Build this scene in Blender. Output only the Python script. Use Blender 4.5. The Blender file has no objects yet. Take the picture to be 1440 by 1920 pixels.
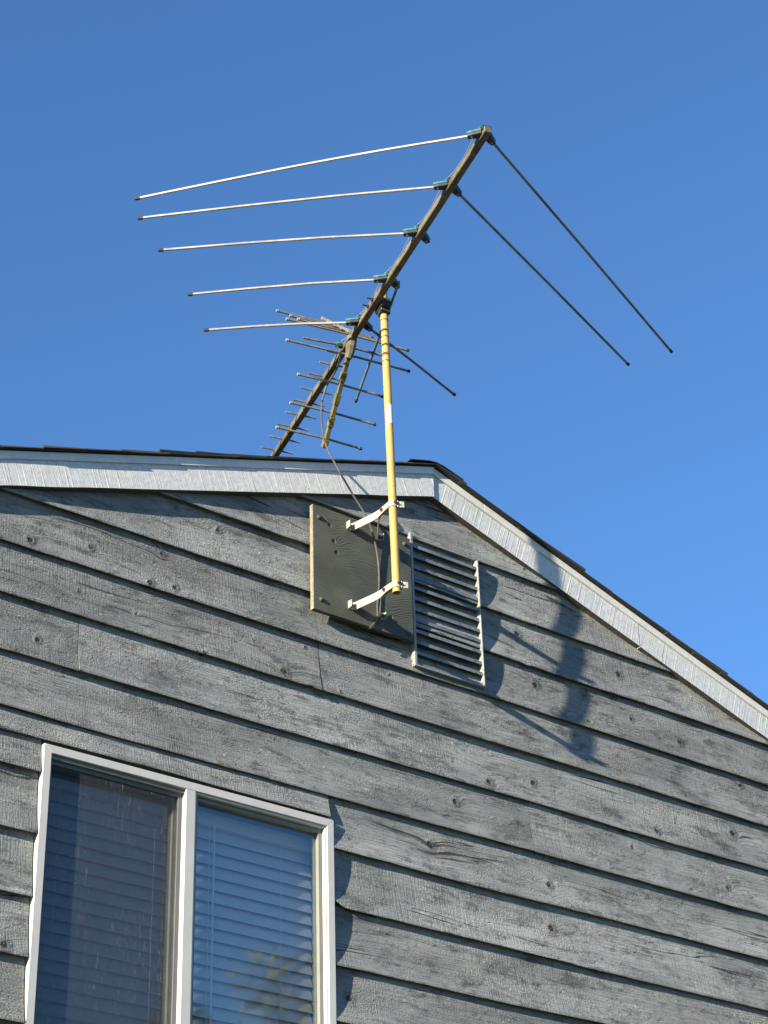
import bpy, math, random
import numpy as np
from mathutils import Vector, Matrix

random.seed(11)
rng = np.random.default_rng(5)
S = bpy.context.scene

# ------------------------------------------------------------------ camera
cam_d = bpy.data.cameras.new('camera')
cam = bpy.data.objects.new('camera', cam_d)
S.collection.objects.link(cam)
_R = Vector((0.8055, -0.5920, -0.0266)).normalized()
_F = Vector((0.5129, 0.6739, 0.5318)).normalized()
_U = _R.cross(_F).normalized()
_R = _F.cross(_U).normalized()
M4 = Matrix.Identity(4)
for i in range(3):
    M4[i][0], M4[i][1], M4[i][2] = _R[i], _U[i], -_F[i]
M4[0][3], M4[1][3], M4[2][3] = -3.641, -4.513, 1.600
cam.matrix_world = M4
cam_d.sensor_fit = 'VERTICAL'
cam_d.sensor_height = 24.0
cam_d.lens = 47.527
cam_d.clip_start = 0.05
cam_d.clip_end = 3000
S.camera = cam
S.render.resolution_x, S.render.resolution_y = 768, 1024

# ------------------------------------------------------------------ light
SUN_DIR = Vector((4.3, 1.0, -1.16)).normalized()      # direction the light travels
elev = math.asin(-SUN_DIR.z)
azim = math.atan2(-SUN_DIR.x, -SUN_DIR.y)             # of the sun, clockwise from +Y
w = bpy.data.worlds.new('World'); S.world = w; w.use_nodes = True
nt = w.node_tree
sky = nt.nodes.new('ShaderNodeTexSky'); sky.sky_type = 'NISHITA'; sky.sun_disc = False
sky.sun_elevation = elev; sky.sun_rotation = azim
sky.altitude = 1500; sky.air_density = 1.2; sky.dust_density = 0.0; sky.ozone_density = 6.3
bg = nt.nodes['Background']; bg.inputs['Strength'].default_value = 0.093
nt.links.new(sky.outputs[0], bg.inputs[0])
sd = bpy.data.lights.new('sun', 'SUN'); sd.energy = 5.0; sd.angle = math.radians(0.6); sd.color = (1.0, 0.90, 0.74)
sun = bpy.data.objects.new('sun', sd); S.collection.objects.link(sun)
sun.rotation_euler = SUN_DIR.to_track_quat('-Z', 'Y').to_euler()
sun.location = (-8, -4, 9)
S.view_settings.view_transform = 'Standard'; S.view_settings.look = 'None'
S.view_settings.exposure = 1.50; S.view_settings.gamma = 1.0
S.view_settings.use_curve_mapping = False

# ------------------------------------------------------------------ helpers
C = S.collection

class MB:
    def __init__(s): s.v = []; s.f = []
    def add(s, vs, fs):
        o = len(s.v); s.v += [tuple(v) for v in vs]; s.f += [tuple(i + o for i in f) for f in fs]
    def box(s, x0, x1, y0, y1, z0, z1):
        s.add([(x0,y0,z0),(x1,y0,z0),(x1,y1,z0),(x0,y1,z0),(x0,y0,z1),(x1,y0,z1),(x1,y1,z1),(x0,y1,z1)],
              [(0,3,2,1),(4,5,6,7),(0,1,5,4),(1,2,6,5),(2,3,7,6),(3,0,4,7)])
    def obox(s, c, ax, ay, az, hx, hy, hz):
        c = Vector(c); ax = Vector(ax).normalized(); ay = Vector(ay).normalized(); az = Vector(az).normalized()
        vs = [c + ax*(i*hx) + ay*(j*hy) + az*(k*hz) for k in (-1,1) for i,j in ((-1,-1),(1,-1),(1,1),(-1,1))]
        s.add(vs, [(0,3,2,1),(4,5,6,7),(0,1,5,4),(1,2,6,5),(2,3,7,6),(3,0,4,7)])
    def tube(s, pts, r, n=10, cap=True):
        pts = [Vector(p) for p in pts]; rs = r if isinstance(r, (list, tuple)) else [r]*len(pts)
        rings = []; up = None
        for i, p in enumerate(pts):
            d = (pts[min(i+1,len(pts)-1)] - pts[max(i-1,0)]).normalized()
            if up is None: up = Vector((0,0,1)) if abs(d.z) < .9 else Vector((1,0,0))
            a = d.cross(up).normalized(); b = a.cross(d).normalized(); up = b
            rings.append([p + a*(math.cos(2*math.pi*k/n)*rs[i]) + b*(math.sin(2*math.pi*k/n)*rs[i]) for k in range(n)])
        vs = [v for rg in rings for v in rg]; fs = []
        for i in range(len(pts)-1):
            for k in range(n):
                a, b = i*n+k, i*n+(k+1) % n
                fs.append((a, b, b+n, a+n))
        if cap:
            fs.append(tuple(range(n-1,-1,-1))); fs.append(tuple((len(pts)-1)*n+k for k in range(n)))
        s.add(vs, fs)
    def ribbon(s, path, z0, z1, t):
        """vertical flat strip of thickness t following a plan path [(x,y)...]; z0/z1 may be lists"""
        n = len(path); z0 = z0 if isinstance(z0, list) else [z0]*n; z1 = z1 if isinstance(z1, list) else [z1]*n
        P = [Vector((a, b)) for a, b in path]; L = []
        for i in range(n):
            d = (P[min(i+1,n-1)] - P[max(i-1,0)]).normalized(); L.append(Vector((-d.y, d.x))*t*.5)
        vs = []
        for i in range(n):
            a = P[i]+L[i]; b = P[i]-L[i]
            vs += [(a.x,a.y,z0[i]),(b.x,b.y,z0[i]),(b.x,b.y,z1[i]),(a.x,a.y,z1[i])]
        fs = []
        for i in range(n-1):
            o = i*4
            for k in range(4): fs.append((o+k, o+(k+1)%4, o+4+(k+1)%4, o+4+k))
        fs += [(3,2,1,0), tuple((n-1)*4+k for k in range(4))]
        s.add(vs, fs)
    def prism(s, poly, axis0, axis1, c, d):
        """poly in (axis0,axis1) coordinates about c, extruded along d (vector)"""
        c = Vector(c); a = Vector(axis0); b = Vector(axis1); d = Vector(d); n = len(poly)
        vs = [c + a*p + b*q for p, q in poly] + [c + a*p + b*q + d for p, q in poly]
        s.add(vs, [tuple(range(n-1,-1,-1)), tuple(range(n, 2*n))] + [(i,(i+1)%n,n+(i+1)%n,n+i) for i in range(n)])
    def build(s, name, mat, parent=None, smooth=False, bevel=0, loc=None):
        me = bpy.data.meshes.new(name); me.from_pydata(s.v, [], s.f); me.update()
        import bmesh
        bm = bmesh.new(); bm.from_mesh(me); bmesh.ops.recalc_face_normals(bm, faces=bm.faces)
        if bevel: bmesh.ops.bevel(bm, geom=list(bm.edges), offset=bevel, segments=1, affect='EDGES', clamp_overlap=True)
        bm.to_mesh(me); bm.free()
        me.materials.append(mat)
        if smooth:
            for p in me.polygons: p.use_smooth = True
            try: me.set_sharp_from_angle(angle=math.radians(40))
            except Exception: pass
        return link(me, name, parent)

def link(me, name, parent=None):
    o = bpy.data.objects.new(name, me); C.objects.link(o)
    if parent is not None:
        o.parent = parent
        bpy_inv = PINV.get(parent.name)
        if bpy_inv is not None: o.matrix_parent_inverse = bpy_inv
    return o

PINV = {}
def empty(name, loc, label=None, cat=None, group=None):
    o = bpy.data.objects.new(name, None); C.objects.link(o); o.location = loc
    o.empty_display_size = .1
    PINV[o.name] = Matrix.Translation(-Vector(loc))
    if label: tag(o, label, cat, group)
    return o
def tag(o, label, cat, group=None):
    o['label'] = label; o['category'] = cat
    if group: o['group'] = group
    return o

def catmull(P, k=8):
    P = [Vector(p) for p in P]; P = [P[0]*2-P[1]] + P + [P[-1]*2-P[-2]]; out = []
    for i in range(1, len(P)-2):
        a, b, c, d = P[i-1:i+3]
        for j in range(k):
            t = j/k; out.append(.5*((2*b) + (c-a)*t + (2*a-5*b+4*c-d)*t*t + (3*b-a-3*c+d)*t**3))
    return out + [P[-2]]

# ------------------------------------------------------------------ material helpers
class NT:
    def __init__(s, name):
        s.m = bpy.data.materials.new(name); s.m.use_nodes = True; s.t = s.m.node_tree
        s.b = s.t.nodes['Principled BSDF']; s.out = s.t.nodes['Material Output']
    def n(s, typ, **kw):
        nd = s.t.nodes.new(typ)
        for k, v in kw.items(): setattr(nd, k, v)
        return nd
    def lk(s, a, b): s.t.links.new(a, b)
    def val(s, sock, v):
        if hasattr(v, 'is_output') or isinstance(v, bpy.types.NodeSocket): s.lk(v, sock)
        else: sock.default_value = v
    def math(s, op, a, b=0.0, c=None, clamp=False):
        nd = s.n('ShaderNodeMath', operation=op); nd.use_clamp = clamp
        s.val(nd.inputs[0], a); s.val(nd.inputs[1], b)
        if c is not None: s.val(nd.inputs[2], c)
        return nd.outputs[0]
    def noise(s, vec, scale=1.0, detail=3.0, rough=.55, dist=0.0):
        nd = s.n('ShaderNodeTexNoise'); s.lk(vec, nd.inputs['Vector'])
        nd.inputs['Scale'].default_value = scale; nd.inputs['Detail'].default_value = detail
        nd.inputs['Roughness'].default_value = rough; nd.inputs['Distortion'].default_value = dist
        return nd.outputs[0]
    def comb(s, x, y, z=0.0):
        nd = s.n('ShaderNodeCombineXYZ')
        for i, v in enumerate((x, y, z)): s.val(nd.inputs[i], v)
        return nd.outputs[0]
    def smooth(s, v, a, b, lo=0.0, hi=1.0):
        nd = s.n('ShaderNodeMapRange'); nd.interpolation_type = 'SMOOTHSTEP'
        s.val(nd.inputs[0], v)
        for i, q in enumerate((a, b, lo, hi)): s.val(nd.inputs[i+1], q)
        return nd.outputs[0]
    def mix(s, f, a, b):
        nd = s.n('ShaderNodeMix', data_type='RGBA'); s.val(nd.inputs[0], f)
        s.val(nd.inputs[6], a if not isinstance(a, tuple) else (*a, 1)); s.val(nd.inputs[7], b if not isinstance(b, tuple) else (*b, 1))
        return nd.outputs[2]
    def bump(s, h, dist=1.0, strength=1.0):
        nd = s.n('ShaderNodeBump'); nd.inputs['Strength'].default_value = strength; nd.inputs['Distance'].default_value = dist
        s.lk(h, nd.inputs['Height']); s.lk(nd.outputs[0], s.b.inputs['Normal'])
    def pos(s):
        g = s.n('ShaderNodeNewGeometry'); x = s.n('ShaderNodeSeparateXYZ'); s.lk(g.outputs['Position'], x.inputs[0])
        return x.outputs[0], x.outputs[1], x.outputs[2], g.outputs['Position']
    def rand(s): return s.n('ShaderNodeObjectInfo').outputs['Random']

def simple(name, col, rough=.6, metal=0.0, noise_amt=.25, scale=60, bump=.0002, col2=None):
    t = NT(name); x, y, z, P = t.pos()
    a = t.noise(P, scale, 4); b2 = t.noise(P, scale*.17, 3)
    f = t.math('MULTIPLY', t.math('ADD', a, b2), .5)
    dark = tuple(c*(1-noise_amt) for c in col); lite = tuple(min(1, c*(1+noise_amt)) for c in col)
    cc = t.mix(t.smooth(f, .35, .65), dark, lite)
    if col2: cc = t.mix(t.smooth(t.noise(P, scale*.4, 4), .56, .66), cc, col2)
    t.lk(cc, t.b.inputs['Base Color']); t.b.inputs['Roughness'].default_value = rough; t.b.inputs['Metallic'].default_value = metal
    if bump: t.bump(a, bump)
    return t.m

KNOTS = [(-1.467,4.630),(-1.271,4.673),(-1.302,4.515),(-1.115,4.499),(-0.706,4.538),(-0.690,4.282),(-0.514,4.570),(-0.599,4.457),(-0.888,4.437),(-1.419,4.323),(-1.030,4.732),(-0.836,4.883),(-1.073,4.613),(-0.989,4.625),(0.413,3.994),(-0.250,3.847),(0.006,3.775),(0.410,3.851),(-0.057,4.022),(0.354,4.880),(0.637,4.628),(0.809,4.856),(0.420,4.704),(0.909,4.291),(0.791,4.210),(1.038,4.113),(1.225,4.159),(0.377,4.337),(0.185,4.289),(-0.194,4.570),(-0.374,3.486),(-1.454,3.431),(-0.392,4.447),(1.073,4.663),(1.285,4.372),(0.894,3.827),(0.600,3.763),(1.358,4.572),(0.399,5.146),(-0.773,3.927),(0.851,4.696),(0.050,4.192),(0.361,3.786)]

def siding_material(KN):
    t = NT('weathered_grey_paint'); x, y, z, P = t.pos(); r = t.rand()
    flat = t.comb(x, 0.0, z)
    # wobble the lookup so that knots are not perfect discs
    wob = t.n('ShaderNodeTexNoise'); t.lk(flat, wob.inputs['Vector']); wob.inputs['Scale'].default_value = 60; wob.inputs['Detail'].default_value = 2
    vm = t.n('ShaderNodeVectorMath', operation='MULTIPLY_ADD'); t.lk(wob.outputs['Color'], vm.inputs[0])
    vm.inputs[1].default_value = (.012, 0, .012); t.lk(flat, vm.inputs[2])
    fl2 = vm.outputs[0]
    d = None
    for i, (kx, kz) in enumerate(KN):
        nd = t.n('ShaderNodeVectorMath', operation='DISTANCE'); t.lk(fl2, nd.inputs[0]); nd.inputs[1].default_value = (kx+.006, 0, kz+.006)
        e = nd.outputs['Value']
        k = (.85, 1.3, 2.3, 1.0, 2.9)[int(abs(kx)*977) % 5]
        if k != 1.0: e = t.math('MULTIPLY', e, k)
        d = e if d is None else t.math('MINIMUM', d, e)
    wk = t.math('EXPONENT', t.math('MULTIPLY', t.math('POWER', t.math('DIVIDE', d, .036), 2.0), -1.0))
    f = t.math('ADD', z, t.math('MULTIPLY', wk, .022))
    big = t.noise(t.comb(t.math('MULTIPLY', x, 1.1), t.math('MULTIPLY', z, 5.0), t.math('MULTIPLY', r, 40)), 1.0, 2)
    f = t.math('ADD', f, t.math('MULTIPLY', big, .11))
    ro = t.math('MULTIPLY', r, 63.0)
    grain = t.noise(t.comb(t.math('MULTIPLY', x, 5.0), t.math('MULTIPLY', f, 210.0), ro), 1.0, 4, .6)
    gfine = t.noise(t.comb(t.math('MULTIPLY', x, 14.0), t.math('MULTIPLY', f, 520.0), ro), 1.0, 2, .5)
    kerf = t.noise(t.comb(t.math('ADD', t.math('MULTIPLY', x, 300.0), t.math('MULTIPLY', z, 14.0)), t.math('MULTIPLY', z, 16.0), ro), 1.0, 2, .6)
    kmask = t.smooth(t.noise(t.comb(t.math('MULTIPLY', x, 2.2), t.math('MULTIPLY', z, 2.0), ro), 1.0, 2), .42, .62)
    speck = t.noise(t.comb(t.math('MULTIPLY', x, 170.0), t.math('MULTIPLY', z, 250.0), ro), 1.0, 3, .6)
    # peeling flakes in patches
    pm = t.smooth(t.noise(t.comb(t.math('MULTIPLY', x, 5.5), t.math('MULTIPLY', z, 16.0), ro), 1.0, 3, .6), .50, .62)
    fl = t.noise(t.comb(t.math('MULTIPLY', x, 60.0), t.math('MULTIPLY', z, 95.0), ro), 1.0, 3, .55, .8)
    flake = t.math('MULTIPLY', t.smooth(fl, .52, .56), pm)
    # cracks that follow the grain
    cn = t.noise(t.comb(t.math('MULTIPLY', x, 1.3), t.math('MULTIPLY', f, 26.0), t.math('ADD', ro, 7.0)), 1.0, 2, .5)
    ca = t.math('ABSOLUTE', t.math('SUBTRACT', cn, .5))
    cmask = t.smooth(t.noise(t.comb(t.math('MULTIPLY', x, 1.7), t.math('MULTIPLY', z, 9.0), t.math('ADD', ro, 3.0)), 1.0, 1), .60, .66)
    crack = t.math('MULTIPLY', t.smooth(ca, .016, .006), cmask)
    # colour
    tone = t.noise(t.comb(t.math('MULTIPLY', x, 2.4), t.math('MULTIPLY', z, 9.0), ro), 1.0, 4, .6)
    base = t.mix(t.smooth(tone, .3, .7), (.176, .186, .180), (.308, .316, .302))
    base = t.mix(t.math('MULTIPLY', t.smooth(grain, .40, .66), .40), base, (.120, .125, .118))
    wear = t.noise(t.comb(t.math('MULTIPLY', x, 6.0), t.math('MULTIPLY', f, 34.0), t.math('ADD', ro, 11.0)), 1.0, 7, .74)
    blot = t.noise(t.comb(t.math('MULTIPLY', x, 11.0), t.math('MULTIPLY', z, 17.0), t.math('ADD', ro, 5.0)), 1.0, 7, .74)
    wear = t.math('ADD', t.math('MULTIPLY', wear, .55), t.math('MULTIPLY', blot, .45))
    wm = t.smooth(wear, .49, .62)
    base = t.mix(t.math('MULTIPLY', wm, .80), base, (.056, .059, .057))
    streak = t.smooth(t.noise(t.comb(t.math('MULTIPLY', x, 26.0), t.math('MULTIPLY', z, 2.2), ro), 1.0, 4, .65), .54, .72)
    base = t.mix(t.math('MULTIPLY', streak, .30), base, (.085, .088, .082))
    pale = t.smooth(t.noise(t.comb(t.math('MULTIPLY', x, 110.0), t.math('MULTIPLY', z, 200.0), ro), 1.0, 3, .7), .60, .70)
    base = t.mix(t.math('MULTIPLY', pale, .35), base, (.40, .41, .39))
    rand_tone = t.math('ADD', .84, t.math('MULTIPLY', r, .32))
    hs = t.n('ShaderNodeHueSaturation'); t.lk(base, hs.inputs['Color']); t.lk(rand_tone, hs.inputs['Value']); base = hs.outputs[0]
    ring = t.math('SINE', t.math('MULTIPLY', d, 1500.0))
    kn_ring = t.math('MULTIPLY', t.smooth(d, .030, .009), t.math('ADD', .50, t.math('MULTIPLY', ring, .25)))
    base = t.mix(kn_ring, base, (.075, .072, .062))
    hole = t.math('MULTIPLY', t.smooth(d, .0105, .0060), t.smooth(speck, .36, .46))
    base = t.mix(t.math('MULTIPLY', hole, .92), base, (.012, .011, .010))
    base = t.mix(t.math('MULTIPLY', crack, .85), base, (.02, .02, .02))
    base = t.mix(t.math('MULTIPLY', flake, .22), base, (.36, .37, .35))
    t.lk(base, t.b.inputs['Base Color']); t.b.inputs['Roughness'].default_value = .75
    t.b.inputs['Specular IOR Level'].default_value = .3
    # relief in metres
    h = t.math('MULTIPLY', grain, .0044)
    h = t.math('ADD', h, t.math('MULTIPLY', gfine, .0008))
    h = t.math('ADD', h, t.math('MULTIPLY', t.math('MULTIPLY', kerf, kmask), .0034))
    smask = t.math('ADD', .42, t.math('MULTIPLY', t.smooth(t.noise(t.comb(t.math('MULTIPLY', x, 4.0), t.math('MULTIPLY', z, 11.0), t.math('ADD', ro, 19.0)), 1.0, 3), .40, .64), .85))
    h = t.math('ADD', h, t.math('MULTIPLY', t.math('MULTIPLY', speck, smask), .0046))
    h = t.math('ADD', h, t.math('MULTIPLY', flake, .0050))
    h = t.math('ADD', h, t.math('MULTIPLY', big, .006))
    h = t.math('ADD', h, t.math('MULTIPLY', t.math('MULTIPLY', t.smooth(d, .026, .010), fl), .0060))
    h = t.math('SUBTRACT', h, t.math('MULTIPLY', hole, .004))
    h = t.math('SUBTRACT', h, t.math('MULTIPLY', crack, .003))
    t.bump(h, 1.0)
    return t.m

def trim_material():
    t = NT('rough_white_trim_paint'); x, y, z, P = t.pos(); r = t.rand(); ro = t.math('MULTIPLY', r, 40.0)
    sg = t.math('SIGN', x)
    u = t.math('SUBTRACT', x, t.math('MULTIPLY', t.math('MULTIPLY', sg, z), .333))
    k1 = t.noise(t.comb(t.math('MULTIPLY', u, 120.0), t.math('MULTIPLY', z, 1.2), ro), 1.0, 2, .5)
    k3 = t.noise(t.comb(t.math('MULTIPLY', u, 330.0), t.math('MULTIPLY', z, 5.0), ro), 1.0, 2, .5)
    k2 = t.noise(t.comb(t.math('MULTIPLY', x, 45.0), t.math('MULTIPLY', z, 60.0), ro), 1.0, 5, .6, .6)
    ridges = t.smooth(k1, .585, .64)
    col = t.mix(t.smooth(k2, .35, .7), (.49, .495, .48), (.59, .59, .57))
    pe = t.smooth(t.noise(t.comb(t.math('MULTIPLY', x, 55.0), t.math('MULTIPLY', z, 55.0), ro), 1.0, 4, .6), .67, .70)
    col = t.mix(t.math('MULTIPLY', pe, .5), col, (.36, .35, .33))
    t.lk(col, t.b.inputs['Base Color']); t.b.inputs['Roughness'].default_value = .6
    h = t.math('ADD', t.math('MULTIPLY', ridges, .0010), t.math('MULTIPLY', k2, .0010))
    h = t.math('ADD', h, t.math('MULTIPLY', k3, .0007))
    t.bump(h, 1.0)
    return t.m

def plywood_material():
    t = NT('olive_stained_plywood'); x, y, z, P = t.pos()
    d = None
    fl = t.comb(x, 0.0, z)
    for kx, kz in ((-.425,4.965),(-.415,4.925),(-.205,4.755),(-.245,4.80),(-.44,5.02)):
        nd = t.n('ShaderNodeVectorMath', operation='DISTANCE'); t.lk(fl, nd.inputs[0]); nd.inputs[1].default_value = (kx, 0, kz)
        d = nd.outputs['Value'] if d is None else t.math('MINIMUM', d, nd.outputs['Value'])
    wk = t.math('EXPONENT', t.math('MULTIPLY', t.math('DIVIDE', d, .045), -1.0))
    big = t.noise(t.comb(t.math('MULTIPLY', x, 4.0), t.math('MULTIPLY', z, 9.0)), 1.0, 2)
    f = t.math('ADD', t.math('ADD', z, t.math('MULTIPLY', wk, .05)), t.math('MULTIPLY', big, .06))
    wave = t.math('SINE', t.math('ADD', t.math('MULTIPLY', f, 820.0), t.math('MULTIPLY', t.noise(t.comb(t.math('MULTIPLY', x, 9.0), t.math('MULTIPLY', f, 60.0)), 1.0, 3), 9.0)))
    g = t.noise(t.comb(t.math('MULTIPLY', x, 20.0), t.math('MULTIPLY', f, 330.0)), 1.0, 3)
    col = t.mix(t.smooth(t.noise(P, 9, 4), .35, .65), (.062, .065, .046), (.092, .095, .070))
    col = t.mix(t.math('MULTIPLY', t.smooth(wave, -.2, .9), .45), col, (.038, .041, .029))
    col = t.mix(t.smooth(d, .016, .009), col, (.07, .066, .045))
    col = t.mix(t.smooth(d, .007, .004), col, (.008, .008, .006))
    t.lk(col, t.b.inputs['Base Color']); t.b.inputs['Roughness'].default_value = .7
    h = t.math('ADD', t.math('MULTIPLY', wave, .00022), t.math('MULTIPLY', g, .0008))
    h = t.math('SUBTRACT', h, t.math('MULTIPLY', t.smooth(d, .009, .004), .004))
    t.bump(h, 1.0)
    return t.m

def shingle_material():
    t = NT('dark_asphalt_shingle'); x, y, z, P = t.pos(); r = t.rand()
    g = t.noise(P, 420, 2); b2 = t.noise(P, 12, 3)
    c = t.mix(t.smooth(g, .35, .65), (.012, .011, .010), (.042, .038, .034))
    c = t.mix(t.math('MULTIPLY', t.math('MULTIPLY', r, b2), .8), c, (.06, .048, .036))
    t.lk(c, t.b.inputs['Base Color']); t.b.inputs['Roughness'].default_value = .92
    t.bump(g, .0012)
    return t.m

def glass_material():
    t = NT('window_glass')
    lw = t.n('ShaderNodeLayerWeight'); lw.inputs['Blend'].default_value = .5
    fr = t.n('ShaderNodeMapRange'); fr.inputs[3].default_value = .125; fr.inputs[4].default_value = 1.0
    t.lk(t.math('POWER', lw.outputs['Facing'], 3.6), fr.inputs[0])
    tr = t.n('ShaderNodeBsdfTransparent'); tr.inputs[0].default_value = (.93, .95, .95, 1)
    gl = t.n('ShaderNodeBsdfGlossy'); gl.inputs['Roughness'].default_value = .03; gl.inputs[0].default_value = (.95, .95, .95, 1)
    x, y, z, P = t.pos()
    bp = t.n('ShaderNodeBump'); bp.inputs['Distance'].default_value = .0012; t.lk(t.noise(P, 3.0, 2), bp.inputs['Height']); t.lk(bp.outputs[0], gl.inputs['Normal'])
    ms = t.n('ShaderNodeMixShader'); t.lk(fr.outputs[0], ms.inputs[0]); t.lk(tr.outputs[0], ms.inputs[1]); t.lk(gl.outputs[0], ms.inputs[2])
    t.lk(ms.outputs[0], t.out.inputs[0]); t.t.nodes.remove(t.b)
    return t.m

def screen_material():
    t = NT('dusty_insect_screen'); x, y, z, P = t.pos()
    st = t.noise(t.comb(t.math('MULTIPLY', x, 190.0), t.math('MULTIPLY', z, 17.0)), 1.0, 4, .75)
    sp = t.noise(t.comb(t.math('MULTIPLY', x, 260.0), t.math('MULTIPLY', z, 60.0)), 1.0, 2, .6)
    pm = t.noise(t.comb(t.math('MULTIPLY', x, 9.0), t.math('MULTIPLY', z, 5.0)), 1.0, 3)
    dirt = t.math('MULTIPLY', t.math('MULTIPLY', t.smooth(st, .50, .74), t.smooth(pm, .34, .66)), .62)
    dirt = t.math('ADD', dirt, t.math('MULTIPLY', t.smooth(sp, .70, .76), .8), clamp=True)
    col = t.mix(dirt, (.046, .053, .066), (.36, .365, .37))
    t.lk(col, t.b.inputs['Base Color']); t.b.inputs['Roughness'].default_value = .85
    t.b.inputs['Specular IOR Level'].default_value = .15
    tr = t.n('ShaderNodeBsdfTransparent')
    ms = t.n('ShaderNodeMixShader'); t.lk(t.math('ADD', .26, t.math('MULTIPLY', dirt, .40)), ms.inputs[0])
    t.lk(tr.outputs[0], ms.inputs[1]); t.lk(t.b.outputs[0], ms.inputs[2]); t.lk(ms.outputs[0], t.out.inputs[0])
    return t.m

def rusty(name, paint, rust, amount=.6, rough=.55, metal=0.0, scale=70):
    t = NT(name); x, y, z, P = t.pos()
    a = t.noise(P, scale, 5, .65); b2 = t.noise(P, scale*.25, 3)
    m = t.smooth(t.math('ADD', t.math('MULTIPLY', a, .6), t.math('MULTIPLY', b2, .4)), amount, amount+.07)
    c = t.mix(t.smooth(b2, .3, .7), tuple(q*.9 for q in paint), tuple(min(1, q*1.06) for q in paint))
    c = t.mix(m, c, rust); t.lk(c, t.b.inputs['Base Color']); t.b.inputs['Roughness'].default_value = rough; t.b.inputs['Metallic'].default_value = metal
    t.bump(a, .0003)
    return t.m

M = dict(
    trim=trim_material(), ply=plywood_material(), shingle=shingle_material(), glass=glass_material(), screen=screen_material(),
    strip=simple('grey_white_drip_strip', (.60, .60, .57), .6, 0, .08, 40, .0003),
    plyedge=simple('plywood_edge', (.24, .21, .135), .8, 0, .3, 120, .0004),
    vinyl=simple('white_window_vinyl', (.48, .47, .435), .45, 0, .05, 25, .0001),
    sash=simple('grey_green_sash', (.17, .18, .155), .5, 0, .08, 25, .0001),
    sheath=simple('wall_sheathing', (.10, .09, .075), .9),
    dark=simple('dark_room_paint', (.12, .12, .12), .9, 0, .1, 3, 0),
    blind=simple('white_blind_vinyl', (.50, .50, .48), .5, 0, .03, 10, 0),
    cord=simple('white_blind_cord', (.7, .7, .68), .8, 0, .05, 40, 0),
    vent=simple('galvanised_vent_steel', (.165, .195, .205), .55, .3, .3, 90, .0003, (.085, .095, .10)),
    ventf=rusty('chipped_vent_frame_paint', (.27, .275, .255), (.11, .12, .12), .54, .5, .1, 120),
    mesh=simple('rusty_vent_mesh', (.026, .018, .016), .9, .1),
    pole=rusty('yellow_pole_paint', (.42, .275, .068), (.20, .10, .03), .60, .5),
    sticker=simple('white_sticker', (.60, .60, .58), .5, 0, .05, 30, 0),
    bracket=rusty('cream_bracket_enamel', (.34, .325, .26), (.16, .06, .03), .64, .4),
    bolt=simple('rusty_bolt', (.10, .035, .02), .75, .3, .4, 200, .0004),
    steel=simple('grey_bolt_steel', (.06, .06, .05), .75, .2, .3, 120, .0003),
    boom=simple('mossy_boom_aluminium', (.135, .115, .07), .6, .2, .35, 45, .0003, (.075, .068, .04)),
    elem=simple('weathered_element_aluminium', (.33, .31, .275), .5, .3, .22, 55, .0002),
    elemd=simple('grimy_element_aluminium', (.20, .18, .14), .6, .3, .35, 60, .0003),
    blackp=simple('black_insulator_plastic', (.012, .020, .021), .5, 0, .3, 90, .0003),
    cap=simple('black_rubber_cap', (.02, .02, .022), .7, 0, .2, 100, 0),
    teal=simple('teal_insulator_plastic', (.014, .125, .115), .55, 0, .3, 90, .0004, (.008, .05, .045)),
    arm=simple('olive_yellow_reflector_plastic', (.125, .105, .030), .6, 0, .35, 45, .0004, (.07, .062, .028)),
    wrap=simple('grey_weathered_tape', (.15, .13, .085), .9, 0, .35, 60, .0008),
    undershade=simple('painted_underside_shade', (.085, .075, .06), .9, 0, .3, 60, .0006),  # dark brown-grey standing in for shade under the fascia boards
    wire=simple('bare_wire', (.6, .6, .58), .4, .6, .1, 50, 0),
    cable=simple('grey_coaxial_jacket', (.075, .072, .066), .55, 0, .2, 60, 0),
    clampm=simple('blackened_clamp_steel', (.06, .055, .05), .6, .4, .3, 100, .0003),
)

# ------------------------------------------------------------------ ground
def ground():
    t = NT('dry_grass_ground'); x, y, z, P = t.pos()
    a = t.noise(P, .35, 5); b2 = t.noise(P, 9, 4)
    c = t.mix(t.smooth(a, .35, .65), (.040, .050, .020), (.075, .075, .040)); c = t.mix(t.math('MULTIPLY', b2, .5), c, (.03, .038, .015))
    t.lk(c, t.b.inputs['Base Color']); t.b.inputs['Roughness'].default_value = .95; t.bump(b2, .03)
    m = MB(); n = 24; ext = 900.0
    g = [(-1 + 2*i/n) for i in range(n+1)]; g = [math.copysign(abs(q)**2.2, q)*ext for q in g]
    vs = [(a_, b_, 0.03*math.sin(a_*.3)*math.cos(b_*.23)) for b_ in g for a_ in g]
    m.add(vs, [(j*(n+1)+i, j*(n+1)+i+1, (j+1)*(n+1)+i+1, (j+1)*(n+1)+i) for j in range(n) for i in range(n)])
    o = m.build('ground', t.m); o['kind'] = 'structure'
ground()

# ------------------------------------------------------------------ house
HW = 3.3            # half width of the gable
DEPTH = 6.0
ZE = 0.1699         # exposure of one siding row
EDGE = [5.108, 4.934, 4.767, 4.600, 4.433, 4.260, 4.090, 3.925, 3.747, 3.573, 3.408, 3.239]   # lower edges of the rows in view
while EDGE[-1] > .3: EDGE.append(EDGE[-1] - ZE)
WX0, WX1, WZ1, WZ0 = -1.383, -0.4275, 4.012, 2.90        # window outline
house = empty('house', (0, 0, 0), 'grey weathered lap-sided house gable with white rake boards and dark shingles', 'house')

def rake_bottom(x): return 5.289 - abs(x)/3.0

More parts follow.
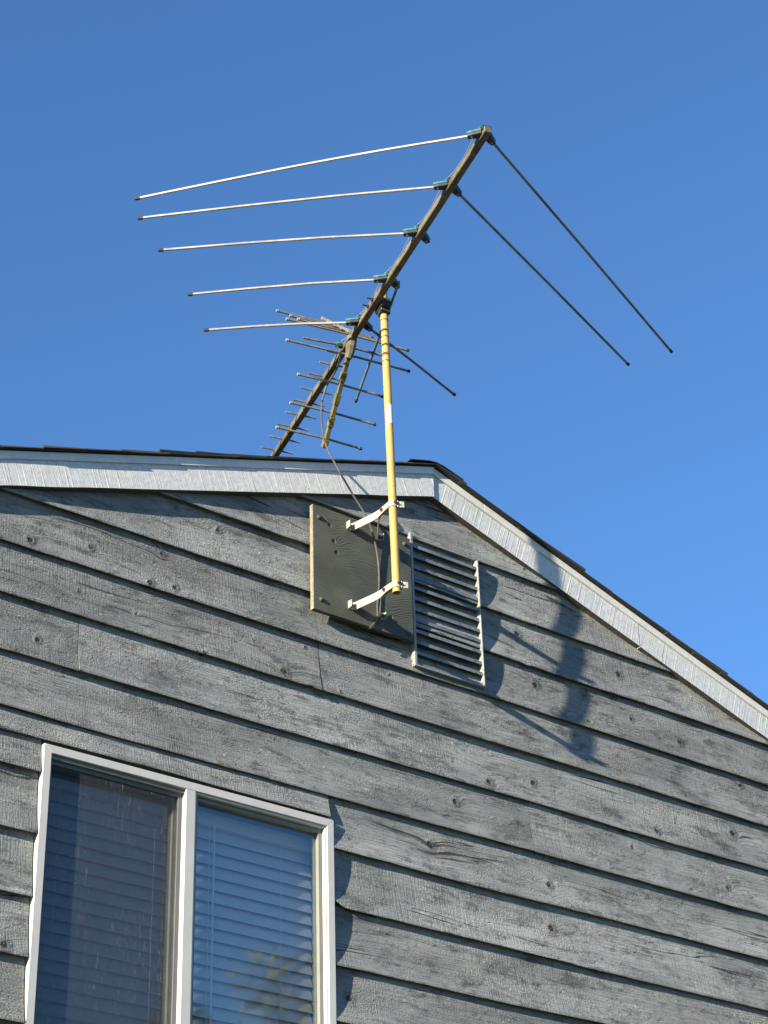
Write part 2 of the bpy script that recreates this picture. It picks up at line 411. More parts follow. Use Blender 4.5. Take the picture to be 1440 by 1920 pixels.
# sheathing behind the boards, with openings for the window and the vent
wm = MB()
def gable_piece(x0, x1, z0, top=True, z1=None):
    """vertical slab from z0 to the rake (or z1)"""
    xs = [x0] + ([0.0] if x0 < 0 < x1 else []) + [x1]
    ztop = [(rake_bottom(q)+.07) if z1 is None else z1 for q in xs]
    poly = [(x0, z0), (x1, z0)] + [(q, zt) for q, zt in reversed(list(zip(xs, ztop)))]
    wm.prism(poly, (1,0,0), (0,0,1), (0,.0255,0), (0,.1165,0))
VX0, VX1, VZ0, VZ1 = -.095, .176, 4.63, 5.10
gable_piece(-HW, WX0+.01, 0)
gable_piece(WX0+.01, WX1-.01, WZ1-.01)
gable_piece(WX0+.01, WX1-.01, 0, z1=WZ0+.01)
gable_piece(WX1-.01, VX0, 0)
gable_piece(VX0, VX1, VZ1)
gable_piece(VX0, VX1, 0, z1=VZ0)
gable_piece(VX1, HW, 0)
zs = rake_bottom(HW)
wm.box(-HW, -HW+.12, .145, DEPTH, 0, zs); wm.box(HW-.12, HW, .145, DEPTH, 0, zs)
wm.prism([(-HW+.12,0),(HW-.12,0),(HW-.12,zs),(0,rake_bottom(0)),(-HW+.12,zs)], (1,0,0), (0,0,1), (0,DEPTH-.12,0), (0,.119,0))
wall = wm.build('wall', M['sheath'], house)

def smooth_noise(n, step, amp, seed):
    g = np.random.default_rng(seed); k = max(4, int(n/step)+4); c = g.normal(0, 1, k)
    xs = np.arange(n)/step; i = xs.astype(int); f = xs - i; f = f*f*(3-2*f)
    return amp*(c[i]*(1-f) + c[i+1]*f)

PROF = [0.0, .0025, .008, .017, .030, .046, .064, .085, .108, .135, .160]
ROWMAT = {}
def row_mat(zc):
    k = round(zc/.17)
    if k not in ROWMAT:
        kn = [q for q in KNOTS if abs(q[1]-zc) < .13]
        if not kn: kn = [(rng.uniform(-3, 3), zc + rng.uniform(-.06, .06)) for _ in range(5)]
        ROWMAT[k] = siding_material(kn)
    return ROWMAT[k]
def board(x0, x1, zb, ztop, seed, chips=()):
    """one lap board: cupped face, thick lower edge, slightly uneven"""
    # clip to the rake
    if zb >= rake_bottom(0)+.02: return None
    lim = 3*(rake_bottom(0) + .03 - zb)
    x0 = max(x0, -lim, -HW+.002); x1 = min(x1, lim, HW-.002)
    if x1 - x0 < .03: return None
    n = max(3, int((x1-x0)/.012)); xs = np.linspace(x0, x1, n)
    e1 = smooth_noise(n, 45, .0014, seed) + smooth_noise(n, 9, .0005, seed+1) + smooth_noise(n, 3, .00025, seed+3)
    wy = smooth_noise(n, 60, .0014, seed+2) + smooth_noise(n, 14, .0004, seed+4)
    for cx, cw, ch in chips:
        e1 = e1 + ch*np.exp(-((xs-cx)/cw)**2)
    H = ztop - zb
    hs = [h for h in PROF if h < H-.01] + [H]
    V = []; ncol = len(hs) + 2
    for i, x in enumerate(xs):
        top = min(H, rake_bottom(x) + .05 - zb)
        for j, h in enumerate(hs):
            hh = min(h, max(top, .004 + .0005*j))
            q = min(1.0, hh/.168)
            yy = .0182*(1-(1-q)**2.3) + wy[i]*(1-q)
            if j == 0: yy += .0022
            if j == 1: yy += .0003
            zz = zb + hh + (e1[i]*(1-q)**2)
            V.append((x, yy, zz))
        V.append((x, .0245, V[-1][2]))               # back top
        V.append((x, .0245, zb + e1[i] + .011))       # back bottom, undercut
    F = []
    for i in range(n-1):
        for j in range(ncol):
            a, b = i*ncol+j, i*ncol+(j+1) % ncol
            F.append((a, b, b+ncol, a+ncol))
    F += [tuple(range(ncol)), tuple((n-1)*ncol+j for j in reversed(range(ncol)))]
    m = MB(); m.v = V; m.f = F
    return m.build('siding_board', row_mat((zb+ztop)/2), wall, smooth=True)

sd_ = 100
G = .0012   # half of a butt joint
for k, zb in enumerate(EDGE):
    zt = (EDGE[k-1] if k else zb + ZE) + .010
    sd_ += 17
    if k == 0: segs = [(-9, 9)]
    elif k == 3: segs = [(-9, 1.196-G), (1.196+G, 9)]
    elif k == 4: segs = [(-9, -.463-G), (-.463+G, 9)]
    elif k == 5: segs = [(-9, -1.292-G), (-1.292+G, 2.1), (2.1+2*G, 9)]
    elif k == 6: segs = [(-9, .353-G), (.353+G, 9)]
    elif k in (1, 2): segs = [(-9, 9)]
    else:
        segs = None
    if segs is not None:
        for q, (a, b) in enumerate(segs):
            ch = []
            if k == 4: ch = [(-.505, .008, .006)]
            if k == 2: ch = [(.38, .012, -.004)]
            board(a, b, zb, zt, sd_+q, ch)
    elif zb < WZ1 and zt > WZ0:
        if k == 7:
            board(-9, WX0-.003, zb, WZ1+.0180, sd_); board(-9, -.437-G, WZ1+.0105, zt, sd_+1); board(-.437+G, 9, zb, zt, sd_+2)
            # filler of the right board beyond the window corner
        else:
            board(-9, WX0-.004, zb, zt, sd_)
            board(WX1+.002, 9, zb, zt, sd_+1, [(WX1+.004, .022, .014)] if k == 8 else [])
    else:
        board(-9, .35+.9*math.sin(k), zb, zt, sd_); board(.35+.9*math.sin(k)+2*G, 9, zb, zt, sd_+1)

# ---- rake boards: fascia, drip strip
sl = 1/3.0
def rake_board(name, xa, xb, lo, hi, y0, y1, mat, seed=0, nseg=60, amp=.0012):
    """board along the rake between xa and xb (one side of the ridge); lo / hi are heights at x=0"""
    g = np.random.default_rng(seed); m = MB(); V = []
    xs = np.linspace(xa, xb, nseg); e = smooth_noise(nseg, 6, amp, seed+1); e2 = smooth_noise(nseg, 2, amp*.35, seed+2); yy = smooth_noise(nseg, 12, amp*.7, seed+3)
    for i, x in enumerate(xs):
        z = -abs(x)*sl
        V += [(x, y0+yy[i], lo+z+e[i]+e2[i]), (x, y0+yy[i], hi+z), (x, y1, hi+z), (x, y1, lo+z+e[i])]
    F = []
    for i in range(nseg-1):
        o = i*4
        for k in range(4): F.append((o+k, o+(k+1) % 4, o+4+(k+1) % 4, o+4+k))
    F += [(0,1,2,3), tuple((nseg-1)*4+k for k in (3,2,1,0))]
    m.v = V; m.f = F
    o = m.build(name, mat, house)
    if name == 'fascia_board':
        o.data.materials.append(M['undershade'])
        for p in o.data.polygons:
            if p.normal.z < -.5: p.material_index = 1  # downward faces get the shade as a darker colour
    return o
XP = .018          # ridge joint sits slightly right of the peak line
EV = HW + .25
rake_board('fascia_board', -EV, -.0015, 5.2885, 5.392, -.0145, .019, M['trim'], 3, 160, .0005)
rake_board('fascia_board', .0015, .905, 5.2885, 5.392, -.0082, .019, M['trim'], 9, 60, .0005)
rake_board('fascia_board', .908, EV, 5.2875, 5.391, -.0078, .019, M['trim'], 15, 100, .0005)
rake_board('drip_strip', -EV, -.0008, 5.3775, 5.4050, -.0195, -.0150, M['strip'], 21, 120, .0006)
rake_board('drip_strip', .0008, .215, 5.3775, 5.4050, -.0150, -.0087, M['strip'], 27, 20, .0004)
rake_board('drip_strip', .2165, EV, 5.3775, 5.4050, -.0152, -.0087, M['strip'], 33, 100, .0006)

# ---- roof deck with shingles
cs, sn = math.cos(math.atan(sl)), math.sin(math.atan(sl))
rz = 5.4065
rm = MB()
for sgn in (-1, 1):
    rm.prism([(0, rz-.03), (sgn*EV, rz-.03-EV*sl), (sgn*EV, rz-EV*sl), (0, rz)], (1,0,0), (0,0,1), (0,.0195,0), (0,DEPTH+.2,0))
roof = rm.build('roof', M['sheath'], house)
rr = random.Random(4)
course = .138
slopeL = EV/cs
def shingle_mesh(length, width, tb):
    m = MB()
    m.add([(0,0,0),(width,0,0),(width,length,0),(0,length,0),(0,0,tb),(width,0,tb),(width,length,.0025),(0,length,.0025)],
          [(0,3,2,1),(4,5,6,7),(0,1,5,4),(1,2,6,5),(2,3,7,6),(3,0,4,7)])
    return m
for sgn in (-1, 1):
    t0 = slopeL + .02 - .03*(sgn > 0); k = 0
    while t0 > .06:
        tb = rr.choice([.005, .006, .007, .011]) ; ov = rr.uniform(-.007, .006)
        ln = min(.30, t0)
        lift = .0034
        for part in range(2):
            ya = -.0315 + ov*.5 if part == 0 else .9 + .3*(k % 2)
            yb = .899 + .3*(k % 2) if part == 0 else DEPTH + .25
            V = []
            for (tt, base, th) in ((t0, lift, tb), (t0-ln, 0.0005, .003)):
                for hh in (base, base+th):
                    for yy in (ya, yb):
                        px = sgn*(tt*cs + hh*sn); pz = rz + .001 - tt*sn + hh*cs
                        jit = rr.uniform(-.002, .002) if yy == ya else 0
                        V.append((px + jit, yy + jit*1.5, pz))
            m = MB(); m.add(V, [(0,1,3,2),(4,6,7,5),(0,4,5,1),(2,3,7,6),(0,2,6,4),(1,5,7,3)])
            o = m.build('shingle', M['shingle'], roof)
        t0 -= course*rr.uniform(.94, 1.06); k += 1
# ridge caps
yy = -.036; k = 0
while yy < DEPTH + .1:
    m = MB(); n = 8; L = .30; sec = []
    for i in range(n+1):
        a = -1 + 2*i/n; xx = a*.115
        sec.append((xx, rz + .0050 - sl*(math.sqrt(xx*xx + .03**2) - .03)))
    V = []
    for (y_, up) in ((yy, .0025), (yy + L, .0005)):
        V += [(x_, y_, z_+up+.0022) for x_, z_ in sec] + [(x_, y_, z_+up) for x_, z_ in sec]
    q = n+1; F = []
    for i in range(n):
        F += [(i, i+1, 2*q+i+1, 2*q+i), (q+i, 3*q+i, 3*q+i+1, q+i+1), (i, q+i, q+i+1, i+1), (2*q+i, 2*q+i+1, 3*q+i+1, 3*q+i)]
    F += [(0, 2*q, 3*q, q), (n, q+n, 3*q+n, 2*q+n)]
    m.add(V, F); m.build('ridge_shingle', M['shingle'], roof, smooth=True)
    yy += .14 if k < 8 else .29; k += 1

# ---- window
fm = MB()
fw = .024
Y0, Y1 = .0005, .075
def frame_rect(m, x0, x1, z0, z1, t, y0, y1, mitre=True):
    A = [(x0,z0),(x1,z0),(x1,z1),(x0,z1)]; B = [(x0+t,z0+t),(x1-t,z0+t),(x1-t,z1-t),(x0+t,z1-t)]
    for i in range(4):
        j = (i+1) % 4
        m.prism([A[i], A[j], B[j], B[i]], (1,0,0), (0,0,1), (0,y0,0), (0,y1-y0,0))
frame_rect(fm, WX0, WX1, WZ0, WZ1, fw, Y0, Y1)
window = fm.build('window', M['vinyl'], house, bevel=.0012)
mm = MB(); mm.box(-.934, -.902, .0012, .074, WZ0+fw-.001, WZ1-fw+.001); mm.build('mullion', M['vinyl'], window, bevel=.0015)
# stop of the fixed light (right) and sash of the sliding light (left)
s1 = MB(); frame_rect(s1, -.9015, WX1-fw-.0005, WZ0+fw+.0005, WZ1-fw-.0005, .005, .006, .050); s1.build('glazing_bead', M['vinyl'], window)
s1b = MB(); frame_rect(s1b, -.8943, WX1-fw-.008, WZ0+fw+.008, WZ1-fw-.008, .010, .020, .052); s1b.build('glazing_bead', M['sash'], window)
g1 = MB(); g1.box(-.8845, WX1-fw-.018, .034, .0375, WZ0+fw+.018, WZ1-fw-.018); g1.build('glass_pane', M['glass'], window)
s2 = MB(); frame_rect(s2, WX0+fw+.0005, -.9345, WZ0+fw+.0005, WZ1-fw-.0005, .014, .046, .072); s2.build('sash_frame', M['sash'], window)
g2 = MB(); g2.box(WX0+fw+.0145, -.9345-.0145, .056, .0595, WZ0+fw+.0145, WZ1-fw-.0145); g2.build('glass_pane', M['glass'], window)
s3 = MB(); frame_rect(s3, WX0+fw+.001, -.9350, WZ0+fw+.001, WZ1-fw-.010, .012, .0205, .0295); s3.build('screen_frame', M['dark'], window)
g3 = MB(); g3.box(WX0+fw+.0125, -.9350-.0115, .0240, .0246, WZ0+fw+.0125, WZ1-fw-.0215); g3.build('insect_screen', M['screen'], window)
# head track shadow groove of the sliding side
t1 = MB(); t1.box(WX0+fw+.001, -.9348, .010, .0195, WZ1-fw-.011, WZ1-fw-.002); t1.build('head_track', M['sash'], window)
# reveal and room behind
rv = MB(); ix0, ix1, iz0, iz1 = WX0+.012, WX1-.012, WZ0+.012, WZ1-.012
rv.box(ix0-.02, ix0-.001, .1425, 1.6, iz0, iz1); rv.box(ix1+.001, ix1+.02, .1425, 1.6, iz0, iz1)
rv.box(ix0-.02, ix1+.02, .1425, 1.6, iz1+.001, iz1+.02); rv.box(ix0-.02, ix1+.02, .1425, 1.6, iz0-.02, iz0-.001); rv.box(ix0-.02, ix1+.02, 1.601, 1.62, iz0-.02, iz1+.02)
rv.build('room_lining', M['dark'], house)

# ---- gable vent
vx0, vx1, vz0, vz1 = -.0965, .1790, 4.622, 5.112
vm_ = MB()
def chan(x0, x1, z0, z1): vm_.box(x0, x1, -.0065, .0280, z0, z1)
chan(vx0-.009, vx0+.001, vz0-.004, vz1+.003); chan(vx1-.001, vx1+.0035, vz0-.004, vz1-.010)
chan(vx0+.0012, vx1-.0012, vz0-.004, vz0+.002)
vm_.box(vx0+.0012, vx1-.0012, .004, .0245, vz1-.008, vz1-.002)
vent = vm_.build('gable_vent', M['ventf'], house, bevel=.0008)
SLZ = [5.072 - .0402*i for i in range(12)]
for i, z in enumerate(SLZ):
    m = MB(); e = rr.uniform(-.0012, .0012)
    # lip, sloping blade going up and inwards
    poly = [(-.001, -.0065), (.0002, .0062), (.0016, .0060), (.0006, -.0050), (.0080, .0010), (.0088, .0000), (.0018, -.0065)]
    m.prism([(a, b) for a, b in poly], (0,1,0), (0,0,1), (vx0+.0016, 0, z+e), (vx1-vx0-.0032, 0, rr.uniform(-.001, .001)))
    so = m.build('slat', M['vent'], vent)
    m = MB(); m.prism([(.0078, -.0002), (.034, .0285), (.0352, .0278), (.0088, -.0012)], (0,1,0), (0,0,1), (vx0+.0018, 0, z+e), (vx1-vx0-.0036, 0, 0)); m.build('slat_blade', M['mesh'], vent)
m = MB()
for i in range(38):
    a = vx0 + .004 + i*(vx1-vx0-.008)/37
    m.tube([(a, .046, vz0+.004), (a, .046, vz1-.012)], .0009, 4, False)
for i in range(66):
    z = vz0 + .004 + i*(vz1-vz0-.016)/65
    m.tube([(vx0+.002, .0475, z), (vx1-.002, .0475, z)], .0009, 4, False)
m.build('insect_mesh', M['mesh'], vent)
bx_ = MB(); bx_.box(vx0-.02, vx1+.02, .1425, .5, vz0-.02, vz0-.001); bx_.box(vx0-.02, vx1+.02, .501, .52, vz0-.02, vz1+.02)
bx_.box(vx0-.02, vx0-.001, .1425, .5, vz0, vz1); bx_.box(vx1+.001, vx1+.02, .1425, .5, vz0, vz1); bx_.box(vx0-.02, vx1+.02, .1425, .5, vz1-.02, vz1-.001)
bx_.build('attic_lining', M['dark'], house)

# ------------------------------------------------------------------ window blind
blind = empty('window_blind', (-.9, .11, WZ0), 'closed white slatted blind hanging inside the window', 'blind')
m = MB(); m.box(WX0+.014, WX1-.0135, .086, .130, WZ1-.075, WZ1-.035); m.build('head_rail', M['blind'], blind, bevel=.002)
zz = WZ1 - .092
slm = None
while zz > WZ0 + .03:
    if slm is None:
        m = MB(); n = 6; V = []
        for xx in (WX0+.014, WX1-.0135):
            for off in (0, .0011):
                for i in range(n+1):
                    q = -1 + 2*i/n
                    V.append((xx, .104 + off + .0068*q - .0016*(1-q*q), q*.0205))
        q = n+1; F = []
        for i in range(n):
            F += [(i, i+1, 2*q+i+1, 2*q+i), (q+i, 3*q+i, 3*q+i+1, q+i+1)]
        F += [(0, 2*q, 3*q, q), (n, q+n, 3*q+n, 2*q+n)]
        m.add(V, F); o = m.build('slat', M['blind'], blind, smooth=True); slm = o.data
    else:
        o = link(slm, 'slat', blind)
    o.location.z += zz; o.rotation_euler.x = 0
    zz -= .0371
for xx in (-1.28, -.98, -.80, -.555):
    m = MB(); m.tube([(xx, .0885, WZ0+.03), (xx, .0885, WZ1-.06)], .0009, 5); m.build('ladder_cord', M['cord'], blind)
m = MB(); m.tube([(-.79, .082, WZ0+.3), (-.788, .083, WZ1-.07)], .0028, 6); m.build('tilt_wand', M['cord'], blind)

# ------------------------------------------------------------------ mounting board
PX0, PX1, PZ0, PZ1 = -.505, -.1165, 4.694, 5.078
m = MB(); m.box(PX0, PX1, -.0185, -.0025, PZ0, PZ1)
# edge plies as a slightly proud strip on the left end
mount = m.build('mounting_board', M['ply'], None, bevel=.0008)
tag(mount, 'square olive-stained plywood panel bolted to the siding beside the louvred vent', 'plywood panel')
m = MB()
for i in range(4): m.box(PX0-.0012-.0004*(i % 2), PX0+.0005, -.0182+i*.0039, -.0182+i*.0039+.0034, PZ0+.0008, PZ1-.0008)
m.build('board_edge', M['plyedge'], mount)
for (bx, bz) in ((-.482, 5.035), (-.476, 4.735), (-.135, 4.715), (-.14, 5.05)):
    m = MB(); m.tube([(bx,-.0187,bz),(bx,-.0215,bz),(bx,-.0245,bz),(bx,-.0262,bz)], [.0085,.0085,.006,.002], 10); m.build('bolt_head', M['steel'], mount, smooth=True)
# furring behind the panel
m = MB(); m.box(PX0+.03, PX0+.07, -.0022, -.0001, PZ0+.01, PZ1-.01); m.build('packing_strip', M['sheath'], mount)

# ------------------------------------------------------------------ mast with brackets
PB = Vector((-.3185, -.2, 4.7225)); PT = Vector((-.333, -.2, 5.905)); PR = .0132
mast = empty('antenna_mast', PB, 'yellow steel antenna pole held off the gable by two cream brackets', 'pole')
def pole_at(z): return PB + (PT-PB)*((z-PB.z)/(PT.z-PB.z))
m = MB()
m.tube([PB, pole_at(5.3), PT], PR, 20, False)
m.tube([PB, pole_at(5.3), PT], PR-.002, 20, False)
for E_, s_ in ((PB, -1), (PT, 1)):
    n = 20; V = []
    for rr_ in (PR, PR-.002):
        V += [E_ + Vector((math.cos(2*math.pi*k/n)*rr_, math.sin(2*math.pi*k/n)*rr_, 0)) for k in range(n)]
    m.add(V, [(k, (k+1) % n, n+(k+1) % n, n+k) for k in range(n)])
pole = m.build('pole', M['pole'], mast, smooth=True)
for z in (5.772, 5.702, 5.602):
    a, b = pole_at(z-.0022), pole_at(z+.0022); m = MB(); m.tube([a, b], PR+.0007, 20, False); m.build('ring_mark', M['arm'], pole, smooth=True)
m = MB(); n = 14; V = []
for z in (5.350, 5.424):
    for k in range(n):
        a = math.radians(205 + 120*k/(n-1)); q = pole_at(z); V.append((q.x + math.cos(a)*(PR+.0006), q.y + math.sin(a)*(PR+.0006), z - (.012 if (k < 3 and z < 5.4) else 0)))
m.add(V, [(k, k+1, n+k+1, n+k) for k in range(n-1)]); m.build('sticker', M['sticker'], pole, smooth=True)

def bracket(z):
    q = pole_at(z); h = .0135
    br = empty('bracket', (q.x, -.02, z)); br.parent = mast; br.matrix_parent_inverse = PINV[mast.name]
    x = q.x; wy = -.0187
    # left arm: foot tab on the panel, straight arm out, bend, saddle round the front of the pole
    n = 7; front = []
    for k in range(n):
        a = math.radians(185 + 110*k/(n-1)); front.append((q.x + math.cos(a)*(PR+.0018), q.y + math.sin(a)*(PR+.0018)))
    # keep the strip taller on the arm, narrower on the saddle
    path = [(-.3735, wy-.0195), (-.3735, wy-.0012), (-.3555, wy-.0012), (-.3515, wy-.006), (-.3345, -.100), (-.3305, -.128), (-.3345, -.168)] + front + [(q.x+.0085, q.y-.0175)]
    hh = [h*.9, h*.95, h, h, h, h, h*.8] + [h*.75]*n + [h*.8]
    m = MB(); m.ribbon(path, [z-a for a in hh], [z+a for a in hh], .0024); la = m.build('bracket_arm', M['bracket'], br)
    back = []
    for k in range(n):
        a = math.radians(95 - 150*k/(n-1)); back.append((q.x + math.cos(a)*(PR+.0022), q.y + math.sin(a)*(PR+.0022)))
    path = [(-.2335, wy-.012), (-.2335, wy-.0012), (-.249, wy-.0012), (-.2535, wy-.006), (-.320, -.122), (-.3265, -.138), (q.x-.0055, -.170)] + back + [(q.x+.019, q.y-.019), (q.x+.0275, q.y-.022), (q.x+.030, q.y-.017)]
    hh = [h, h, h, h, h, h, h*.8] + [h*.75]*n + [h*.8, h*.8, h*.8]
    m = MB(); m.ribbon(path, [z-a for a in hh], [z+a for a in hh], .0024); m.build('bracket_arm', M['bracket'], br)
    for (c, d) in (((-.3345, -.158, z+.001), (-1,-.15,0)), ((q.x-.002, q.y-PR-.003, z+.003), (-.25,-1,0))):
        c = Vector(c); d = Vector(d).normalized(); m = MB(); m.tube([c, c+d*.004, c+d*.0041, c+d*.009], [.0065,.0065,.0032,.003], 6); m.build('bolt', M['bolt'], br)
    for fx in (-.3645, -.242):
        m = MB(); m.tube([(fx, wy-.0026, z), (fx, wy-.0075, z)], .0055, 6); m.build('lag_screw', M['steel'], br)
bracket(5.041); bracket(4.747)

# ------------------------------------------------------------------ antenna
ZB = 5.836
T0 = Vector((-.5793, -1.0571, ZB)); BD = Vector((.2389, .9710, 0)).normalized(); ND = Vector((-.9710, .2389, 0)).normalized(); UP = Vector((0,0,1))
ant = empty('television_antenna', T0 + BD*.89, 'long grey-brown antenna boom with swept rods and teal insulators on top of the pole', 'antenna')
def A(s, n_=0.0, dz=0.0): return T0 + BD*s + ND*n_ + UP*dz
m = MB(); hb = .0115
m.obox(A(.965), BD, ND, UP, .985, hb, hb); boom = m.build('boom', M['boom'], ant, bevel=.0018)

def insulator(s, aL, aR, small=1.0):
    """teal V-shaped block: centre saddle, two wings along the element directions"""
    ins = MB(); top = MB()
    ins.obox(A(s, 0, .0100), BD, ND, UP, .015*small, .016*small, .0060)
    top.obox(A(s, 0, .0185), BD, ND, UP, .0155*small, .0165*small, .0024)
    for d in (aL, aR):
        side = d.cross(UP).normalized()
        o = A(s, 0, .0065) + d*.008
        poly = [(0,-.013*small),(.030*small,-.011*small),(.046*small,-.0080*small),(.046*small,.0070*small),(.030*small,.009*small),(0,.013*small)]
        ins.prism(poly, d, side, o - UP*.0115, UP*.0115)
        top.prism([(a*1.015, b*1.06) for a, b in poly], d, side, o + UP*.0001, UP*.0073)
        for k in range(3):
            top.obox(o + d*(.016+.010*k)*small + UP*.0090, d, side, UP, .0012, .0075*small, .0026)
    ob = ins.build('insulator', M['blackp'], ant, bevel=.0012)
    top.build('insulator_cover', M['teal'], ob, bevel=.0006)
    for d in (aL, aR):
        c = A(s, 0, .0065) + d*(.008+.033*small); mm_ = MB(); mm_.tube([c - UP*.0119, c - UP*.0135], .0040, 8); mm_.build('rivet', M['elem'], ob)
    return ob
def element(pts, mat, r=.0046, cap=True, name='element'):
    m = MB(); m.tube(pts, r, 8); o = m.build(name, mat, ant, smooth=True)
    if cap:
        d = (Vector(pts[-1]) - Vector(pts[-2])).normalized(); e = Vector(pts[-1])
        m = MB(); m.tube([e - d*.008, e + d*.007, e + d*.010], [r+.0014, r+.0014, r*.6], 8); m.build('end_cap', M['cap'], o)
    return o
EL = [  # station, left tip (s,n), right tip (s,n)
    (.002, (.6604, .8965), (.7760, -1.0790)),
    (.256, (.7482, .8615), (.8965, -.9722)),
    (.499, (.8767, .7530), None),
    (.752, (1.0630, .5933), (1.4395, -.1548)),
    (1.003, (1.2310, .4818), (1.2802, -.4697)),
]
VL = (BD*.62 + ND*.80).normalized(); VR = (BD*.60 - ND*.80).normalized()
for i, (s, tl, tr) in enumerate(EL):
    aL = (A(*tl) - A(s)).normalized()
    aR = (A(*tr) - A(s)).normalized() if (tr and i != 3) else VR
    insulator(s, aL, aR)
    z = .002
    root = A(s) + aL*.050
    root = Vector((root.x, root.y, ZB + z)); tip = A(tl[0], tl[1], z)
    if i == 0: pts = catmull([root, root.lerp(tip, .25) + UP*.008, root.lerp(tip, .5) + UP*.010, root.lerp(tip, .75) + UP*.006, tip], 4)
    else: pts = [root, root.lerp(tip, .33) + UP*.006, root.lerp(tip, .66) + UP*.005, tip]
    element(pts, M['elem'])
    if tr is None: continue
    root = A(s) + aR*.050; root = Vector((root.x, root.y, ZB + z)); tip = A(tr[0], tr[1], z)
    if i == 3: root = A(s, -.033, z-.004)
    element([root, root.lerp(tip, .5) + UP*.003, tip], M['elemd'])
# phasing wires between the insulators, both sides crossing
st = [e[0] for e in EL] + [1.150]
for i in range(len(st)-1):
    for sg in (1, -1):
        a = A(st[i], .018*sg, .022); b = A(st[i+1], -.004*sg + .012, .022)
        mid = a.lerp(b, .5) - UP*.014
        m = MB(); m.tube([a, mid, b], .0010, 5); m.build('phasing_wire', M['wire'], ant)
# UHF driver
pu = (ND*.99 + BD*.12).normalized(); mu = (-ND*.99 + BD*.12).normalized()
insulator(1.152, pu, mu, .62)
element([A(1.152, .030, .004), A(1.158, .155, .004)], M['elemd'], .0042, False)
element([A(1.152, -.030, .004), A(1.158, -.150, .004)], M['elemd'], .0042, False)
# directors
for s, L in ((1.845,.061),(1.765,.061),(1.680,.061),(1.599,.061),(1.517,.061),(1.438,.061),(1.347,.062),(1.270,.055),(1.200,.055)):
    m = MB(); m.tube([A(s, L + rr.uniform(-.003,.003), hb*.4), A(s, -L, hb*.4 + rr.uniform(-.002,.002))], .0036, 7); m.build('director', M['elemd'], ant, smooth=True)
# corner reflector: lower wing, upper wing
for sg in (-1, 1):
    a0 = A(1.075, 0, sg*.006); a1 = A(1.374, 0, sg*.288)
    d = (a1-a0).normalized(); L = (a1-a0).length; nn = d.cross(ND).normalized()
    m = MB(); nst = 5
    for k in range(nst):
        t0_, t1_ = k/nst, (k+1)/nst
        w0, w1 = (.0075, .0098) if sg < 0 else (.0050, .0065)
        c0, c1, c2 = t0_*L, (t0_*.45+t1_*.55)*L, t1_*L
        if k == nst-1: c2 = L*.985
        m.obox(a0 + d*(c0+c1)/2, d, ND, nn, (c1-c0)/2 - .0006, w0, .0085 if sg < 0 else .0045)
        m.obox(a0 + d*(c1+c2)/2, d, ND, nn, (c2-c1)/2, w1, .0110 if sg < 0 else .0060)
    arm = m.build('reflector_arm', M['arm'] if sg < 0 else M['wrap'], ant, bevel=.0015)
    for (t_, h0, h1) in ((.17, .222, .228), (.43, .152, .158), (.68, .152, .158), (.91, .178, .132)):
        c = a0 + d*(t_*L) + nn*(.012 if sg < 0 else -.012)
        c0 = c + ND*h0; c1 = c - ND*h1 - UP*.012
        c0 = c0 + UP*.004
        m = MB(); m.tube([c0, c, c1], .0041, 8); ro_ = m.build('reflector_rod', M['elemd'], arm, smooth=True)
        for e, q in ((c0, c), (c1, c)):
            dd = (e-q).normalized(); m = MB(); m.tube([e - dd*.004, e + dd*.005], .0058, 8); m.build('end_cap', M['cap'] if e is c1 else M['elem'], arm)
# weathered tape wrapped round boom and arm root
m = MB(); q = A(1.085); m.tube([q, A(1.10, .001, -.03), A(1.115, 0, -.052), A(1.125, .002, -.066)], [.017, .0185, .015, .012], 9); m.build('tape_wrap', M['wrap'], ant)
# boom to mast clamp with U-bolt
pm_ = pole_at(ZB)
m = MB(); m.obox(pm_ + Vector((-.004, .0, -.004)), BD, ND, UP, .030, .017, .017); m.obox(pole_at(ZB-.028), BD, ND, UP, .017, .017, .012); m.build('mast_clamp', M['clampm'], ant, bevel=.002)
for ds in (-.020, .020):
    s = (pm_ - T0).dot(BD) + ds; m = MB(); m.tube([A(s, -.02, 0), A(s, .034, .001)], .0032, 7); m.tube([A(s, .0125, 0), A(s, .0185, 0)], .0062, 6); m.build('u_bolt', M['clampm'], ant)

# ------------------------------------------------------------------ coaxial cable
CAB = [(-0.384,-0.0220,5.740),(-0.300,0.1200,5.784),(-0.290,0.2000,5.755),(-0.312,0.2000,5.656),(-0.358,0.1300,5.497),(-0.403,0.0400,5.360),(-0.437,-0.0620,5.216),(-0.365,-0.0400,5.157),(-0.303,-0.0400,5.076),(-0.263,-0.0280,4.985),(-0.251,-0.0225,4.881),(-0.261,-0.0225,4.780),(-0.264,-0.0225,4.730),(-0.294,-0.0240,4.686)]
m = MB(); m.tube(catmull(CAB, 7), .0034, 8); cable = m.build('coaxial_cable', M['cable'], None, smooth=True)
tag(cable, 'thin grey cable hanging from the antenna over the roof edge onto the plywood panel', 'cable')
m = MB(); m.box(-.272, -.258, -.0235, -.0188, 4.716, 4.722); m.build('cable_staple', M['steel'], cable)

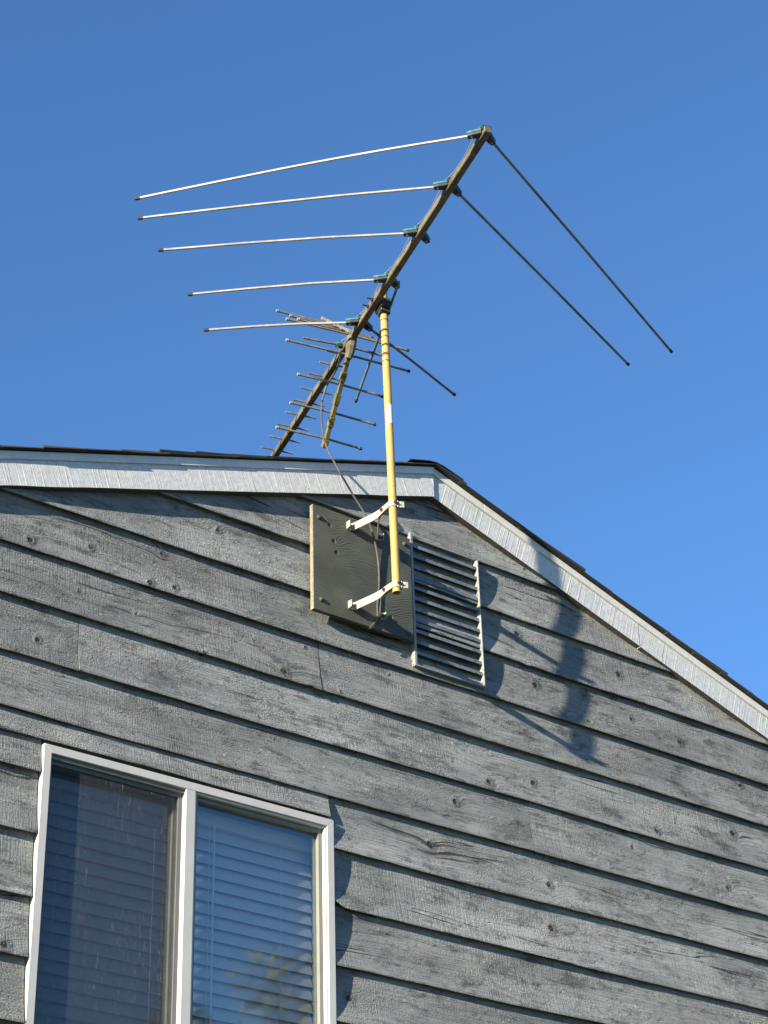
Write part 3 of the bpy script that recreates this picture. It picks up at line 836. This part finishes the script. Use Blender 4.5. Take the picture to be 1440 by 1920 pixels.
# ------------------------------------------------------------------ trees seen in the window glass
def leaf_material(name, c):
    t = NT(name); x, y, z, P = t.pos(); r = t.noise(P, 3.0, 3)
    col = t.mix(t.smooth(r, .3, .7), tuple(q*.7 for q in c), tuple(q*1.3 for q in c))
    t.lk(col, t.b.inputs['Base Color']); t.b.inputs['Roughness'].default_value = .6
    return t.m
bark = simple('tree_bark', (.12, .09, .065), .9, 0, .35, 12, .01)
def tree(x, y, h, r, seed, leaf, label):
    g = np.random.default_rng(seed)
    tr = empty('garden_tree', (x, y, 0), label, 'tree', 'trees standing in front of the house')
    m = MB(); m.tube([(x, y, -.1), (x+.05, y, h*.25), (x-.08, y+.05, h*.55), (x, y, h*.85)], [.17, .13, .09, .03], 9)
    limbs = []
    for k in range(14):
        a = k*2.4; z0 = h*(.28+.045*k); L = r*(1.05 - .045*k)
        e = Vector((x + math.cos(a)*L, y + math.sin(a)*L, z0 + L*.55)); s0 = Vector((x, y, z0)); md = s0.lerp(e, .5) + Vector((0,0,.12*L))
        m.tube([s0, md, e], [.05, .035, .012], 6); limbs += [(s0.lerp(e, .45)), e, md + Vector((g.normal(0,.3), g.normal(0,.3), g.normal(0,.2)))]
    m.build('trunk', bark, tr, smooth=True)
    V = []; F = []
    limbs += [Vector((x + g.normal(0,.25), y + g.normal(0,.25), h*q)) for q in (.75,.8,.86,.92,.97)]
    def unit(a): return a/(np.linalg.norm(a, axis=1, keepdims=True)+1e-9)
    for c in limbs:
        cr = r*g.uniform(.22, .42); K = 420
        d = unit(g.normal(0, 1, (K, 3))); p = np.array(c) + d*cr*(g.random((K, 1))**.45)*np.array((1, 1, .75))
        u = unit(g.normal(0, 1, (K, 3))); v = unit(np.cross(u, d)); s = g.uniform(.025, .055, (K, 1))
        q = np.stack([p-u*s, p+v*s*.45, p+u*s, p-v*s*.45], 1).reshape(-1, 3); o = len(V)
        V += q.tolist(); F += [(o+4*k, o+4*k+1, o+4*k+2, o+4*k+3) for k in range(K)]
    me = bpy.data.meshes.new('crown'); me.from_pydata(V, [], F); me.materials.append(leaf); link(me, 'crown', tr)
lf = leaf_material('green_leaves', (.085, .115, .03)); lf2 = leaf_material('yellow_green_leaves', (.12, .13, .035))
tree(4.25, -8.3, 6.75, 1.15, 3, lf, 'lower bushy green tree mirrored in the right window pane')
tree(5.9, -9.2, 7.6, 1.3, 8, lf2, 'taller yellow-green tree mirrored at the right side of the window pane')
